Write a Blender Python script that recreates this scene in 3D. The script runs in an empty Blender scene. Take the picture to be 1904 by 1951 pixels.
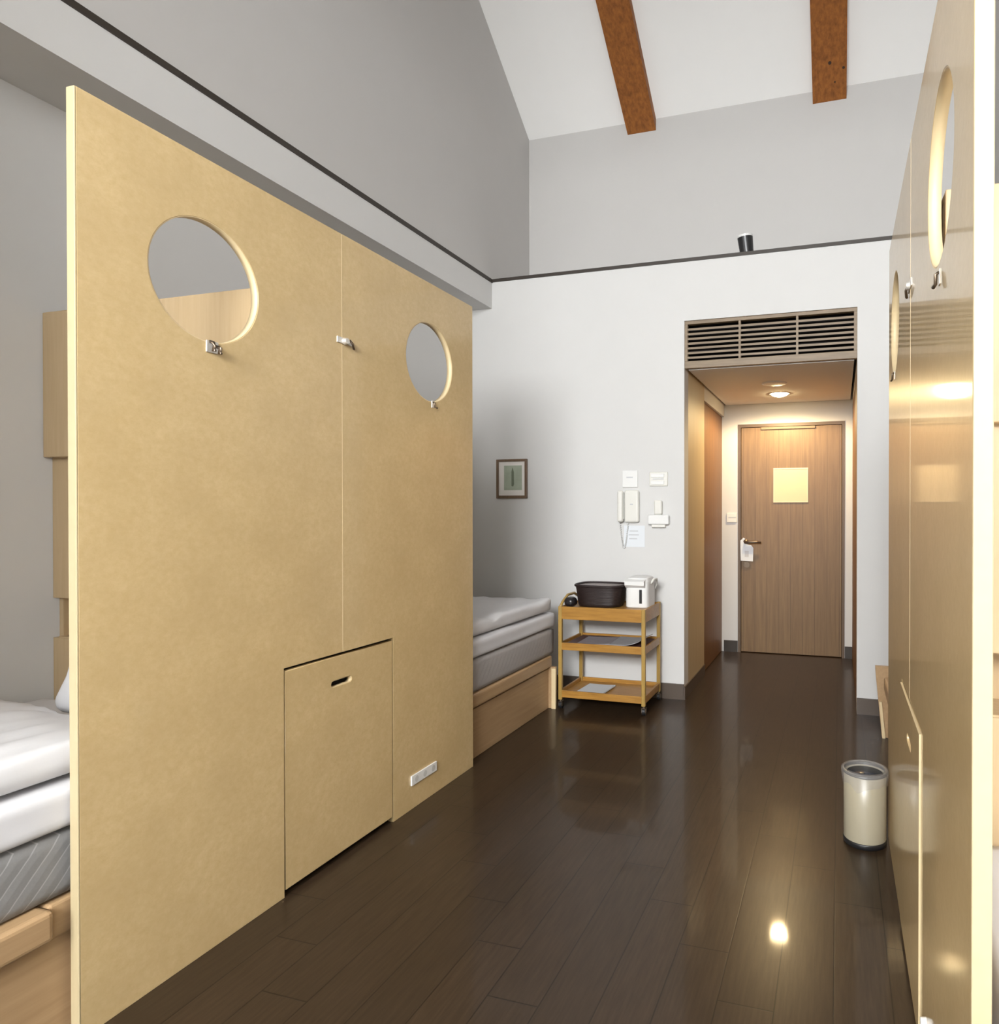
import bpy, bmesh, math, random
from mathutils import Vector, Matrix, noise as mnoise

random.seed(7)
scene = bpy.context.scene
COL = scene.collection
PI = math.pi

# ------------------------------------------------------------------ geometry constants (metres)
XL, TL, YLN, YLF, ZP, SEAM_L = -1.718, 0.027, 1.126, 2.889, 2.246, 2.000     # left divider
XR, YRN, YRF, SEAM_R = 0.182, 1.040, 2.720, 1.918                            # right divider
XA, XB = -2.720, -2.406                                                     # alcove wall, upper wall
XRA, XRB = 1.185, 0.870
YB, YU, YD = 4.313, 4.917, 5.908                                            # back wall, upper back wall, end wall
ZT, ZS = 2.904, 2.709                                                       # dark line, soffit
CXL, CXR, ZG, ZC = -0.986, 0.105, 2.507, 2.190                              # passage
YW = -3.30                                                                  # window wall
SLOPE, ZCEIL, RIDGE = 0.712, 4.238, 1.40
HR = 0.1715


# ------------------------------------------------------------------ materials
def new_mat(name):
    m = bpy.data.materials.new(name)
    m.use_nodes = True
    nt = m.node_tree
    b = nt.nodes['Principled BSDF']
    return m, nt, b


def mixcol(nt, fac, c1, c2, blend='MIX'):
    n = nt.nodes.new('ShaderNodeMix')
    n.data_type = 'RGBA'
    n.blend_type = blend
    for sock, v in ((n.inputs[0], fac), (n.inputs[6], c1), (n.inputs[7], c2)):
        if hasattr(v, 'is_linked'):
            nt.links.new(v, sock)
        elif isinstance(v, (int, float)):
            sock.default_value = v
        else:
            sock.default_value = (*v, 1)
    return n.outputs[2]


def coords(nt, scale=(1, 1, 1), kind='Object', rot=(0, 0, 0)):
    t = nt.nodes.new('ShaderNodeTexCoord')
    mp = nt.nodes.new('ShaderNodeMapping')
    mp.inputs['Scale'].default_value = scale
    mp.inputs['Rotation'].default_value = rot
    nt.links.new(t.outputs[kind], mp.inputs['Vector'])
    return mp.outputs[0]


def noise(nt, vec, scale, detail=3, rough=0.55):
    n = nt.nodes.new('ShaderNodeTexNoise')
    n.inputs['Scale'].default_value = scale
    n.inputs['Detail'].default_value = detail
    n.inputs['Roughness'].default_value = rough
    nt.links.new(vec, n.inputs['Vector'])
    return n.outputs['Fac']


def ramp(nt, fac, a, b):
    n = nt.nodes.new('ShaderNodeMapRange')
    n.inputs['From Min'].default_value = a
    n.inputs['From Max'].default_value = b
    nt.links.new(fac, n.inputs['Value'])
    return n.outputs['Result']


def bump(nt, b, height, strength=0.2, dist=0.002):
    n = nt.nodes.new('ShaderNodeBump')
    n.inputs['Strength'].default_value = strength
    n.inputs['Distance'].default_value = dist
    nt.links.new(height, n.inputs['Height'])
    nt.links.new(n.outputs[0], b.inputs['Normal'])


def plain(name, col, rough=0.6, spec=0.5, metal=0.0, var=0.05, vscale=6, bmp=0.0):
    m, nt, b = new_mat(name)
    v = coords(nt)
    f = noise(nt, v, vscale, 3)
    c2 = tuple(max(0, x * (1 - var * 2)) for x in col)
    c1 = tuple(min(1, x * (1 + var)) for x in col)
    nt.links.new(mixcol(nt, f, c1, c2), b.inputs['Base Color'])
    b.inputs['Roughness'].default_value = rough
    b.inputs['Specular IOR Level'].default_value = spec
    b.inputs['Metallic'].default_value = metal
    if bmp:
        bump(nt, b, noise(nt, v, 180, 4), bmp, 0.001)
    return m


def grain(name, light, dark, along='Y', rough=0.4, stretch=14, scale=6, spec=0.5, planks=0.0, plank_axis='X', contrast=(0.3, 0.7)):
    """wood with streaks running along one axis"""
    m, nt, b = new_mat(name)
    sc = {'X': (1, stretch, stretch), 'Y': (stretch, 1, stretch), 'Z': (stretch, stretch, 1)}[along]
    v = coords(nt, sc)
    f = ramp(nt, noise(nt, v, scale, 6, 0.62), *contrast)
    col = mixcol(nt, f, light, dark)
    v2 = coords(nt)
    f2 = ramp(nt, noise(nt, v2, 2.2, 2), 0.25, 0.8)
    col = mixcol(nt, f2, col, tuple(x * 0.8 for x in dark), 'MIX') if False else col
    if planks:
        sep = nt.nodes.new('ShaderNodeSeparateXYZ')
        nt.links.new(v2, sep.inputs[0])
        mm = nt.nodes.new('ShaderNodeMath'); mm.operation = 'DIVIDE'
        nt.links.new(sep.outputs[plank_axis], mm.inputs[0]); mm.inputs[1].default_value = planks
        fr = nt.nodes.new('ShaderNodeMath'); fr.operation = 'FRACT'
        nt.links.new(mm.outputs[0], fr.inputs[0])
        lt = nt.nodes.new('ShaderNodeMath'); lt.operation = 'LESS_THAN'
        nt.links.new(fr.outputs[0], lt.inputs[0]); lt.inputs[1].default_value = 0.035
        fl = nt.nodes.new('ShaderNodeMath'); fl.operation = 'FLOOR'
        nt.links.new(mm.outputs[0], fl.inputs[0])
        wn = nt.nodes.new('ShaderNodeTexWhiteNoise'); wn.noise_dimensions = '1D'
        nt.links.new(fl.outputs[0], wn.inputs['W'])
        sm = nt.nodes.new('ShaderNodeMath'); sm.operation = 'MULTIPLY'
        nt.links.new(wn.outputs['Value'], sm.inputs[0]); sm.inputs[1].default_value = 0.25
        col = mixcol(nt, sm.outputs[0], col, dark)
        lm = nt.nodes.new('ShaderNodeMath'); lm.operation = 'MULTIPLY'
        nt.links.new(lt.outputs[0], lm.inputs[0]); lm.inputs[1].default_value = 0.6
        col = mixcol(nt, lm.outputs[0], col, tuple(x * 0.4 for x in dark))
    nt.links.new(col, b.inputs['Base Color'])
    b.inputs['Roughness'].default_value = rough
    b.inputs['Specular IOR Level'].default_value = spec
    bump(nt, b, f, 0.08, 0.001)
    return m


def board(name, light, dark, rough=0.2):
    """lacquered fibre board: fine mottled flecks"""
    m, nt, b = new_mat(name)
    v = coords(nt, (1, 1, 1))
    f1 = noise(nt, coords(nt, (34, 34, 40)), 1.5, 5, 0.7)
    f2 = noise(nt, v, 5.0, 3)
    c = mixcol(nt, ramp(nt, f1, 0.3, 0.72), light, dark)
    c = mixcol(nt, ramp(nt, f2, 0.35, 1.0), c, tuple(x * 0.9 for x in dark))
    nt.links.new(c, b.inputs['Base Color'])
    b.inputs['Roughness'].default_value = rough
    b.inputs['Specular IOR Level'].default_value = 0.35
    b.inputs['Coat Weight'].default_value = 0.55
    b.inputs['Coat Roughness'].default_value = 0.07
    bump(nt, b, f1, 0.015, 0.0004)
    return m


def floor_mat():
    m, nt, b = new_mat('dark_plank_floor')
    N, L = nt.nodes, nt.links
    tc = N.new('ShaderNodeTexCoord')
    sep = N.new('ShaderNodeSeparateXYZ')
    L.new(tc.outputs['Object'], sep.inputs[0])

    def math_(op, a, bb=None, c=None):
        n = N.new('ShaderNodeMath'); n.operation = op
        for i, v in enumerate((a, bb, c)):
            if v is None:
                continue
            if hasattr(v, 'is_linked'):
                L.new(v, n.inputs[i])
            else:
                n.inputs[i].default_value = v
        return n.outputs[0]
    W, LEN = 0.143, 0.91
    u = math_('DIVIDE', math_('ADD', sep.outputs[0], 0.298), W)
    idx = math_('FLOOR', u)
    fu = math_('FRACT', u)
    off = math_('MULTIPLY', idx, 0.72)
    vv = math_('DIVIDE', math_('SUBTRACT', math_('SUBTRACT', sep.outputs[1], 1.68), off), LEN)
    idv = math_('FLOOR', vv)
    fv = math_('FRACT', vv)
    du = math_('MULTIPLY', math_('MINIMUM', fu, math_('SUBTRACT', 1.0, fu)), W)
    dv = math_('MULTIPLY', math_('MINIMUM', fv, math_('SUBTRACT', 1.0, fv)), LEN)
    dmin = math_('MINIMUM', du, dv)
    groove = math_('LESS_THAN', dmin, 0.0017)
    cell = N.new('ShaderNodeCombineXYZ')
    L.new(idx, cell.inputs[0]); L.new(idv, cell.inputs[1])
    wn = N.new('ShaderNodeTexWhiteNoise'); wn.noise_dimensions = '2D'
    L.new(cell.outputs[0], wn.inputs['Vector'])
    mp = N.new('ShaderNodeMapping'); mp.inputs['Scale'].default_value = (42, 3.0, 1)
    L.new(tc.outputs['Object'], mp.inputs[0])
    g = noise(nt, mp.outputs[0], 2.2, 6, 0.65)
    c = mixcol(nt, ramp(nt, g, 0.3, 0.7), FLOOR_A, FLOOR_B)
    c = mixcol(nt, math_('MULTIPLY', wn.outputs['Value'], 0.35), c, FLOOR_C)
    c = mixcol(nt, math_('MULTIPLY', groove, 0.75), c, (0.008, 0.006, 0.004))
    L.new(c, b.inputs['Base Color'])
    b.inputs['Roughness'].default_value = 0.30
    b.inputs['Specular IOR Level'].default_value = 0.15
    b.inputs['Coat Weight'].default_value = 0.20
    b.inputs['Coat Roughness'].default_value = 0.055
    h = math_('ADD', math_('MULTIPLY', math_('MINIMUM', math_('DIVIDE', dmin, 0.003), 1.0), 0.5), math_('MULTIPLY', g, 0.10))
    bump(nt, b, h, 0.20, 0.001)
    return m


def quilt_mat(name, col, line, amount):
    m, nt, b = new_mat(name)
    sep = nt.nodes.new('ShaderNodeSeparateXYZ')
    tc = nt.nodes.new('ShaderNodeTexCoord')
    nt.links.new(tc.outputs['Object'], sep.inputs[0])

    def mm(op, a, c):
        n = nt.nodes.new('ShaderNodeMath'); n.operation = op
        for i, v in enumerate((a, c)):
            if hasattr(v, 'is_linked'):
                nt.links.new(v, n.inputs[i])
            else:
                n.inputs[i].default_value = v
        return n.outputs[0]
    u = mm('ADD', mm('MULTIPLY', sep.outputs[1], 22.0), mm('MULTIPLY', sep.outputs[2], -19.0))
    wob = noise(nt, coords(nt), 9, 2)
    fr = mm('FRACT', mm('ADD', u, mm('MULTIPLY', wob, 0.25)), 0)
    d = mm('ABSOLUTE', mm('SUBTRACT', fr, 0.5), 0)
    f = mm('MULTIPLY', mm('LESS_THAN', d, 0.045), amount)
    n2 = noise(nt, coords(nt), 220, 3)
    n3 = noise(nt, coords(nt), 14, 3)
    c = mixcol(nt, n2, col, tuple(x * 0.82 for x in col))
    c = mixcol(nt, mm('MULTIPLY', n3, 0.4), c, tuple(x * 0.8 for x in col))
    nt.links.new(mixcol(nt, f, c, line), b.inputs['Base Color'])
    b.inputs['Roughness'].default_value = 0.9
    bump(nt, b, d, 0.3, 0.004)
    return m


def wicker_mat():
    m, nt, b = new_mat('dark_wicker')
    v = coords(nt)
    w = nt.nodes.new('ShaderNodeTexWave'); w.bands_direction = 'Z'
    w.inputs['Scale'].default_value = 55; w.inputs['Distortion'].default_value = 3
    nt.links.new(v, w.inputs['Vector'])
    nt.links.new(mixcol(nt, w.outputs['Fac'], (0.008, 0.004, 0.0035), (0.026, 0.012, 0.010)), b.inputs['Base Color'])
    b.inputs['Roughness'].default_value = 0.5
    bump(nt, b, w.outputs['Fac'], 0.5, 0.003)
    return m


def emit_mat(name, col, strength):
    m, nt, b = new_mat(name)
    b.inputs['Base Color'].default_value = (*col, 1)
    b.inputs['Emission Color'].default_value = (*col, 1)
    b.inputs['Emission Strength'].default_value = strength
    return m


def clear_mat(name, col, rough, ior=1.45, alpha=None):
    m, nt, b = new_mat(name)
    b.inputs['Base Color'].default_value = (*col, 1)
    b.inputs['Roughness'].default_value = rough
    b.inputs['IOR'].default_value = ior
    if alpha is None:
        b.inputs['Transmission Weight'].default_value = 1.0
    else:
        b.inputs['Alpha'].default_value = alpha
    return m


FLOOR_A, FLOOR_B, FLOOR_C = (0.046, 0.029, 0.017), (0.026, 0.016, 0.009), (0.023, 0.015, 0.009)
M = {
    'wall_grey': plain('pale_grey_paint', (0.525, 0.513, 0.498), 0.85, 0.25, var=0.012, bmp=0.03),
    'wall': plain('wall_paint', (0.625, 0.62, 0.608), 0.85, 0.25, var=0.012, bmp=0.03),
    'ceiling': plain('ceiling_paint', (0.87, 0.865, 0.85), 0.9, 0.2, var=0.01),
    'dark_trim': plain('dark_metal_trim', (0.035, 0.027, 0.020), 0.5),
    'skirting': plain('grey_brown_skirting', (0.088, 0.066, 0.050), 0.35, var=0.08),
    'board': board('lacquered_fibre_board', (0.63, 0.475, 0.255), (0.54, 0.392, 0.190), 0.32),
    'edge': plain('pale_board_edge', (0.68, 0.54, 0.32), 0.45, var=0.03, vscale=30),
    'passage': grain('tan_laminate', (0.50, 0.40, 0.25), (0.45, 0.355, 0.215), 'Z', 0.5, 30, 2),
    'endband': plain('pale_end_band', (0.44, 0.36, 0.215), 0.5, var=0.04, vscale=30),
    'bedwood': grain('pale_bed_wood', (0.44, 0.295, 0.160), (0.36, 0.230, 0.118), 'Y', 0.4, 18, 3),
    'cabwood': grain('cabinet_wood', (0.52, 0.385, 0.225), (0.46, 0.33, 0.182), 'Z', 0.45, 18, 3),
    'beam': grain('orange_beam_wood', (0.34, 0.125, 0.028), (0.17, 0.058, 0.014), 'Y', 0.55, 9, 5, 0.3),
    'trolley': grain('golden_trolley_wood', (0.42, 0.215, 0.042), (0.28, 0.13, 0.022), 'X', 0.35, 10, 6),
    'trolley_post': grain('golden_post_wood', (0.40, 0.255, 0.065), (0.30, 0.185, 0.045), 'Z', 0.35, 10, 6),
    'door': grain('brown_door_veneer', (0.205, 0.124, 0.052), (0.135, 0.076, 0.031), 'Z', 0.5, 22, 3, planks=0.102),
    'closet': grain('dark_closet_veneer', (0.20, 0.095, 0.035), (0.13, 0.058, 0.02), 'Z', 0.45, 20, 3),
    'doorframe': plain('dark_door_frame', (0.115, 0.075, 0.045), 0.5),
    'grille': grain('brown_grille_wood', (0.25, 0.18, 0.108), (0.17, 0.12, 0.070), 'X', 0.5, 14, 4),
    'black': plain('black_for_shade', (0.012, 0.010, 0.009), 0.8, 0.2),  # flat black that paints in the shade of gaps and hollows
    'plastic_black': plain('black_plastic', (0.014, 0.014, 0.015), 0.35),
    'plastic_white': plain('white_plastic', (0.74, 0.74, 0.725), 0.35, var=0.01),
    'plastic_cream': plain('cream_plastic', (0.70, 0.69, 0.64), 0.4, var=0.01),
    'paper': plain('white_paper', (0.70, 0.73, 0.76), 0.8, 0.2, var=0.02),
    'paper_warm': plain('cream_paper', (0.60, 0.49, 0.34), 0.8, 0.2, var=0.03),
    'paper_grey': plain('grey_printed_paper', (0.42, 0.42, 0.44), 0.4, 0.5, var=0.12, vscale=14),
    'ink': plain('grey_print', (0.50, 0.51, 0.53), 0.8, 0.2),
    'maroon': plain('maroon_cover', (0.075, 0.028, 0.03), 0.5),
    'chrome': plain('brushed_chrome', (0.74, 0.71, 0.66), 0.35, metal=0.6, var=0.02),
    'bronze': plain('dark_bronze', (0.16, 0.12, 0.085), 0.35, metal=0.8, var=0.05),
    'linen': plain('white_linen', (0.67, 0.665, 0.675), 0.95, 0.15, var=0.015, vscale=20, bmp=0.08),
    'linen_quilt': plain('white_cotton_quilt', (0.65, 0.645, 0.66), 0.95, 0.15, var=0.02, vscale=14, bmp=0.08),  # quilt white, slightly darker than the linen
    'mattress': quilt_mat('grey_quilted_ticking', (0.24, 0.235, 0.232), (0.40, 0.39, 0.38), 0.6),
    'mattress_plain': quilt_mat('grey_ticking', (0.40, 0.375, 0.36), (0.44, 0.42, 0.40), 0.3),
    'bin': plain('cream_enamel', (0.33, 0.295, 0.215), 0.3, var=0.02),
    'wicker': wicker_mat(),
    'wicker_in': plain('basket_lining', (0.46, 0.41, 0.40), 0.8, var=0.1),
    'pouch': plain('black_leatherette', (0.014, 0.012, 0.014), 0.3, bmp=0.2),
    'bag': clear_mat('clear_bin_bag', (0.62, 0.60, 0.58), 0.2, 1.4, alpha=0.22),
    'bagblue': plain('dark_blue_bag_lining', (0.016, 0.022, 0.038), 0.25, var=0.2, vscale=30),
    'mat_board': plain('pale_picture_mount', (0.74, 0.71, 0.67), 0.8, var=0.02),
    'print': plain('pale_green_print', (0.40, 0.45, 0.35), 0.7, var=0.22, vscale=9),
    'print_dark': plain('dark_green_print', (0.16, 0.19, 0.13), 0.7, var=0.2),
    'frame': grain('walnut_frame', (0.17, 0.105, 0.06), (0.11, 0.066, 0.036), 'Z', 0.4, 12, 6),
    'lens': emit_mat('warm_lamp_lens', (1.0, 0.82, 0.45), 85.0),
    'glass': clear_mat('window_glass', (1, 1, 1), 0.0, 1.45, alpha=0.12),
    'alu': plain('grey_window_frame', (0.42, 0.42, 0.42), 0.4, metal=0.3),
}
M['floor'] = floor_mat()


# ------------------------------------------------------------------ mesh helpers
def obj(name, bm, mat, parent=None, smooth=False, keep_world=True):
    """link a bmesh (in world coordinates) as one mesh object, origin at the parent's base or its own centre-bottom"""
    bmesh.ops.recalc_face_normals(bm, faces=bm.faces)
    me = bpy.data.meshes.new(name)
    xs = [v.co for v in bm.verts]
    lo = Vector((min(c.x for c in xs), min(c.y for c in xs), min(c.z for c in xs)))
    hi = Vector((max(c.x for c in xs), max(c.y for c in xs), max(c.z for c in xs)))
    org = Vector(((lo.x + hi.x) / 2, (lo.y + hi.y) / 2, lo.z)) if keep_world else Vector((0, 0, 0))
    bmesh.ops.translate(bm, verts=bm.verts, vec=-org)
    bm.to_mesh(me)
    bm.free()
    if smooth:
        for p in me.polygons:
            p.use_smooth = True
    me.materials.append(mat)
    o = bpy.data.objects.new(name, me)
    COL.objects.link(o)
    if parent is not None:
        o.parent = parent
        pw = world_loc(parent)
        o.location = org - pw
    else:
        o.location = org
    return o


def world_loc(o):
    v = Vector((0, 0, 0))
    while o is not None:
        v += o.location
        o = o.parent
    return v


def tag(o, label, cat, group=None):
    o['label'] = label
    o['category'] = cat
    if group:
        o['group'] = group
    return o


def thing(name, label, cat, loc, group=None):
    o = bpy.data.objects.new(name, None)
    o.empty_display_size = 0.1
    COL.objects.link(o)
    o.location = loc
    return tag(o, label, cat, group)


def struct(name, bm, mat, parent=None, **k):
    o = obj(name, bm, mat, parent, **k)
    if parent is None:
        o['kind'] = 'structure'
    return o


def B():
    return bmesh.new()


def box(bm, x0, x1, y0, y1, z0, z1, bev=0.0, seg=2):
    r = bmesh.ops.create_cube(bm, size=1.0)
    vs = r['verts']
    for v in vs:
        v.co = Vector(((x0 + x1) / 2 + v.co.x * (x1 - x0), (y0 + y1) / 2 + v.co.y * (y1 - y0), (z0 + z1) / 2 + v.co.z * (z1 - z0)))
    if bev:
        es = list({e for v in vs for e in v.link_edges})
        bmesh.ops.bevel(bm, geom=es, offset=bev, segments=seg, profile=0.5, affect='EDGES')
    return bm


def bx(*a, **k):
    return box(B(), *a, **k)


def cyl(bm, p0, p1, r0, r1=None, n=24, caps=True):
    p0, p1 = Vector(p0), Vector(p1)
    r1 = r0 if r1 is None else r1
    d = p1 - p0
    rot = d.to_track_quat('Z', 'Y').to_matrix().to_4x4()
    bmesh.ops.create_cone(bm, cap_ends=caps, segments=n, radius1=r0, radius2=r1, depth=d.length,
                          matrix=Matrix.Translation((p0 + p1) / 2) @ rot)
    return bm


def tube(bm, pts, r, n=10, closed=False):
    pts = [Vector(p) for p in pts]
    rings = []
    k = len(pts)
    for i, p in enumerate(pts):
        a = pts[(i - 1) % k] if closed or i > 0 else p
        c = pts[(i + 1) % k] if closed or i < k - 1 else p
        t = (c - a).normalized()
        up = Vector((0, 0, 1)) if abs(t.z) < 0.95 else Vector((0, 1, 0))
        s = t.cross(up).normalized()
        u = s.cross(t).normalized()
        rr = r[i] if isinstance(r, (list, tuple)) else r
        rings.append([bm.verts.new(p + (s * math.cos(q) + u * math.sin(q)) * rr) for q in [2 * PI * j / n for j in range(n)]])
    for i in range(k if closed else k - 1):
        a, c = rings[i], rings[(i + 1) % k]
        for j in range(n):
            bm.faces.new((a[j], a[(j + 1) % n], c[(j + 1) % n], c[j]))
    if not closed:
        bm.faces.new(rings[0]); bm.faces.new(rings[-1])
    return bm


def lathe(bm, cx, cy, prof, n=48, sx=1.0, sy=1.0, power=2.0):
    """revolve (r, z) pairs; power > 2 squares the plan off"""
    rings = []
    for r, z in prof:
        ring = []
        for j in range(n):
            q = 2 * PI * j / n
            c, s = math.cos(q), math.sin(q)
            cc = math.copysign(abs(c) ** (2 / power), c)
            ss = math.copysign(abs(s) ** (2 / power), s)
            ring.append(bm.verts.new((cx + r * cc * sx, cy + r * ss * sy, z)))
        rings.append(ring)
    for a, c in zip(rings, rings[1:]):
        for j in range(n):
            bm.faces.new((a[j], a[(j + 1) % n], c[(j + 1) % n], c[j]))
    if prof[0][0] > 1e-6:
        bm.faces.new(rings[0])
    if prof[-1][0] > 1e-6:
        bm.faces.new(rings[-1])
    return bm


def prism_yz(bm, poly, x0, x1):
    a = [bm.verts.new((x0, y, z)) for y, z in poly]
    b = [bm.verts.new((x1, y, z)) for y, z in poly]
    bm.faces.new(a); bm.faces.new(b)
    n = len(poly)
    for i in range(n):
        bm.faces.new((a[i], a[(i + 1) % n], b[(i + 1) % n], b[i]))
    return bm


def prism_xz(bm, poly, y0, y1):
    a = [bm.verts.new((x, y0, z)) for x, z in poly]
    b = [bm.verts.new((x, y1, z)) for x, z in poly]
    bm.faces.new(a); bm.faces.new(b)
    n = len(poly)
    for i in range(n):
        bm.faces.new((a[i], a[(i + 1) % n], b[(i + 1) % n], b[i]))
    return bm


def cut_board(outline, holes, x0, x1, bev=0.0):
    """board in the YZ plane between x0 and x1 with holes: a filled 2D curve turned into a bmesh"""
    cu = bpy.data.curves.new('tmp', 'CURVE')
    cu.dimensions = '2D'
    cu.fill_mode = 'BOTH'
    cu.extrude = (x1 - x0) / 2 - bev
    cu.bevel_depth = bev
    cu.bevel_resolution = 1
    cu.offset = -bev
    for loop in [outline] + holes:
        sp = cu.splines.new('POLY')
        sp.points.add(len(loop) - 1)
        for p, (y, z) in zip(sp.points, loop):
            p.co = (y, z, 0, 1)
        sp.use_cyclic_u = True
    o = bpy.data.objects.new('tmp', cu)
    COL.objects.link(o)
    dg = bpy.context.evaluated_depsgraph_get()
    me = bpy.data.meshes.new_from_object(o.evaluated_get(dg))
    bm = bmesh.new()
    bm.from_mesh(me)
    bpy.data.objects.remove(o)
    bpy.data.curves.remove(cu)
    bpy.data.meshes.remove(me)
    xm = (x0 + x1) / 2
    for v in bm.verts:
        y, z, x = v.co
        v.co = Vector((xm + x, y, z))
    bmesh.ops.remove_doubles(bm, verts=bm.verts, dist=1e-5)
    return bm


def circle(cy, cz, r, n=72):
    return [(cy + r * math.cos(2 * PI * i / n), cz + r * math.sin(2 * PI * i / n)) for i in range(n)]


def stadium(y0, y1, z0, z1, n=10):
    r = (z1 - z0) / 2
    zc = (z0 + z1) / 2
    out = []
    for i in range(n + 1):
        a = -PI / 2 + PI * i / n
        out.append((y1 - r + r * math.cos(a), zc + r * math.sin(a)))
    for i in range(n + 1):
        a = PI / 2 + PI * i / n
        out.append((y0 + r + r * math.cos(a), zc + r * math.sin(a)))
    return out


def soft_box(x0, x1, y0, y1, z0, z1, r, n=(24, 48, 8), amp=0.0, freq=6.0, seed=0, top=None, fold=None, fy=0.3):
    """rounded cushion-like block with soft wrinkles; top(x,y) adds to the height of the upper side"""
    bm = B()
    lo, hi = Vector((x0, y0, z0)), Vector((x1, y1, z1))
    cache = {}

    def P(u, v, w):
        key = (round(u, 5), round(v, 5), round(w, 5))
        if key in cache:
            return cache[key]
        p = Vector((x0 + u * (x1 - x0), y0 + v * (y1 - y0), z0 + w * (z1 - z0)))
        q = Vector((min(max(p.x, lo.x + r), hi.x - r), min(max(p.y, lo.y + r), hi.y - r), min(max(p.z, lo.z + r), hi.z - r)))
        d = p - q
        dirn = d.normalized() if d.length > 1e-9 else Vector((0, 0, 1))
        p2 = q + dirn * r if d.length > 1e-9 else p
        if top is not None and w > 0.5:
            p2.z += top(p2.x, p2.y) * (w - 0.5) * 2
        if amp:
            s = Vector((p2.x * freq + seed, p2.y * freq * fy, p2.z * freq))
            k = mnoise.noise(s) + 0.5 * mnoise.noise(s * 2.3)
            p2 += dirn * amp * k * min(1.0, w * 3)
        if fold is not None:
            p2 += dirn * fold(p2)
        cache[key] = bm.verts.new(p2)
        return cache[key]
    nx, ny, nz = n
    def quad(f, a, b):
        for i in range(a):
            for j in range(b):
                bm.faces.new((f(i / a, j / b), f((i + 1) / a, j / b), f((i + 1) / a, (j + 1) / b), f(i / a, (j + 1) / b)))
    quad(lambda s, t: P(s, t, 0), nx, ny)
    quad(lambda s, t: P(s, t, 1), nx, ny)
    quad(lambda s, t: P(s, 0, t), nx, nz)
    quad(lambda s, t: P(s, 1, t), nx, nz)
    quad(lambda s, t: P(0, s, t), ny, nz)
    quad(lambda s, t: P(1, s, t), ny, nz)
    return bm


# ================================================================== SETTING
struct('floor', bx(XA - 0.1, XRA + 0.1, YW, YD + 0.1, -0.10, 0.0), M['floor'], keep_world=False)


def roof(y):
    return ZCEIL + (YU - y) * SLOPE if y > RIDGE else ZCEIL + (YU - RIDGE) * SLOPE - (RIDGE - y) * SLOPE


t = 0.12
ye, ys = YU + 0.12, YW - 0.1
bm = B()
prism_yz(bm, [(ye, roof(ye)), (RIDGE, roof(RIDGE)), (ys, roof(ys)), (ys, roof(ys) + t), (RIDGE, roof(RIDGE) + t), (ye, roof(ye) + t)], XB - 0.1, XRB + 0.1)
struct('ceiling', bm, M['ceiling'])

# left and right upper walls (with the soffit over the beds) and alcove walls
gable = [(ye, ZT), (ye, roof(ye) + 0.02), (RIDGE, roof(RIDGE) + 0.02), (ys, roof(ys) + 0.02), (ys, ZT)]
struct('wall_left_upper', prism_yz(B(), gable, XA - 0.1, XB), M['wall_grey'])
struct('wall_right_upper', prism_yz(B(), gable, XRB, XRA + 0.1), M['wall_grey'])
struct('wall_left_soffit', bx(XA - 0.1, XB, ys, ye, ZS, ZT), M['wall'])
struct('wall_right_soffit', bx(XRB, XRA + 0.1, ys, ye, ZS, ZT), M['wall'])
struct('wall_left', bx(XA - 0.1, XA, YW, YB, 0, ZS), M['wall'])
struct('wall_right', bx(XRA, XRA + 0.1, YW, YB, 0, ZS), M['wall'])

# back wall with the opening of the entrance passage, ledge on top
bm = B()
box(bm, XA - 0.1, CXL, YB, YB + 0.12, 0, ZT + 0.012)
box(bm, CXR, XRA + 0.1, YB, YB + 0.12, 0, ZT + 0.012)
box(bm, CXL, CXR, YB, YB + 0.12, ZG, ZT + 0.012)
box(bm, XB, XRB, YB + 0.11, YU + 0.02, ZT - 0.10, ZT + 0.012)
struct('wall_back', bm, M['wall'])
struct('wall_back_upper', bx(XB, XRB, YU, YU + 0.12, ZT - 0.1, ZCEIL + 0.12), M['wall_grey'])

# wall behind the camera with the window the daylight comes through
WX0, WX1, WZ0, WZ1 = -1.70, 0.80, 2.20, 3.50
bm = B()
box(bm, XA - 0.1, WX0, YW - 0.12, YW, 0, 4.1)
box(bm, WX1, XRA + 0.1, YW - 0.12, YW, 0, 4.1)
box(bm, WX0, WX1, YW - 0.12, YW, 0, WZ0)
box(bm, WX0, WX1, YW - 0.12, YW, WZ1, 4.1)
struct('wall_front', bm, M['wall'])
struct('wall_light_blocker', bx(-1.80, -1.745, YW, 0.12, 0, 3.55), M['wall'])  # unseen wall added to keep window light off the left alcove
struct('wall_header_light_blocker', bx(XA - 0.1, XRA + 0.1, -0.72, -0.60, 3.55, roof(-0.6) + 0.05), M['wall'])  # unseen header added to dim the upper left wall
struct('ceiling_light_blocker', bx(XA - 0.1, XRA + 0.1, YW - 0.1, -0.60, 3.55, 3.65), M['ceiling'])  # unseen low ceiling added with the header to limit light upward
bm = B()
for x in (WX0, (WX0 + WX1) / 2 - 0.025, WX1 - 0.05):
    box(bm, x, x + 0.05, YW - 0.09, YW - 0.03, WZ0, WZ1)
for z in (WZ0, WZ1 - 0.05):
    box(bm, WX0, WX1, YW - 0.09, YW - 0.03, z, z + 0.05)
win = struct('window_1', bm, M['alu'])
obj('pane', bx(WX0 + 0.05, WX1 - 0.05, YW - 0.063, YW - 0.057, WZ0 + 0.05, WZ1 - 0.05), M['glass'], win)

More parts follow.
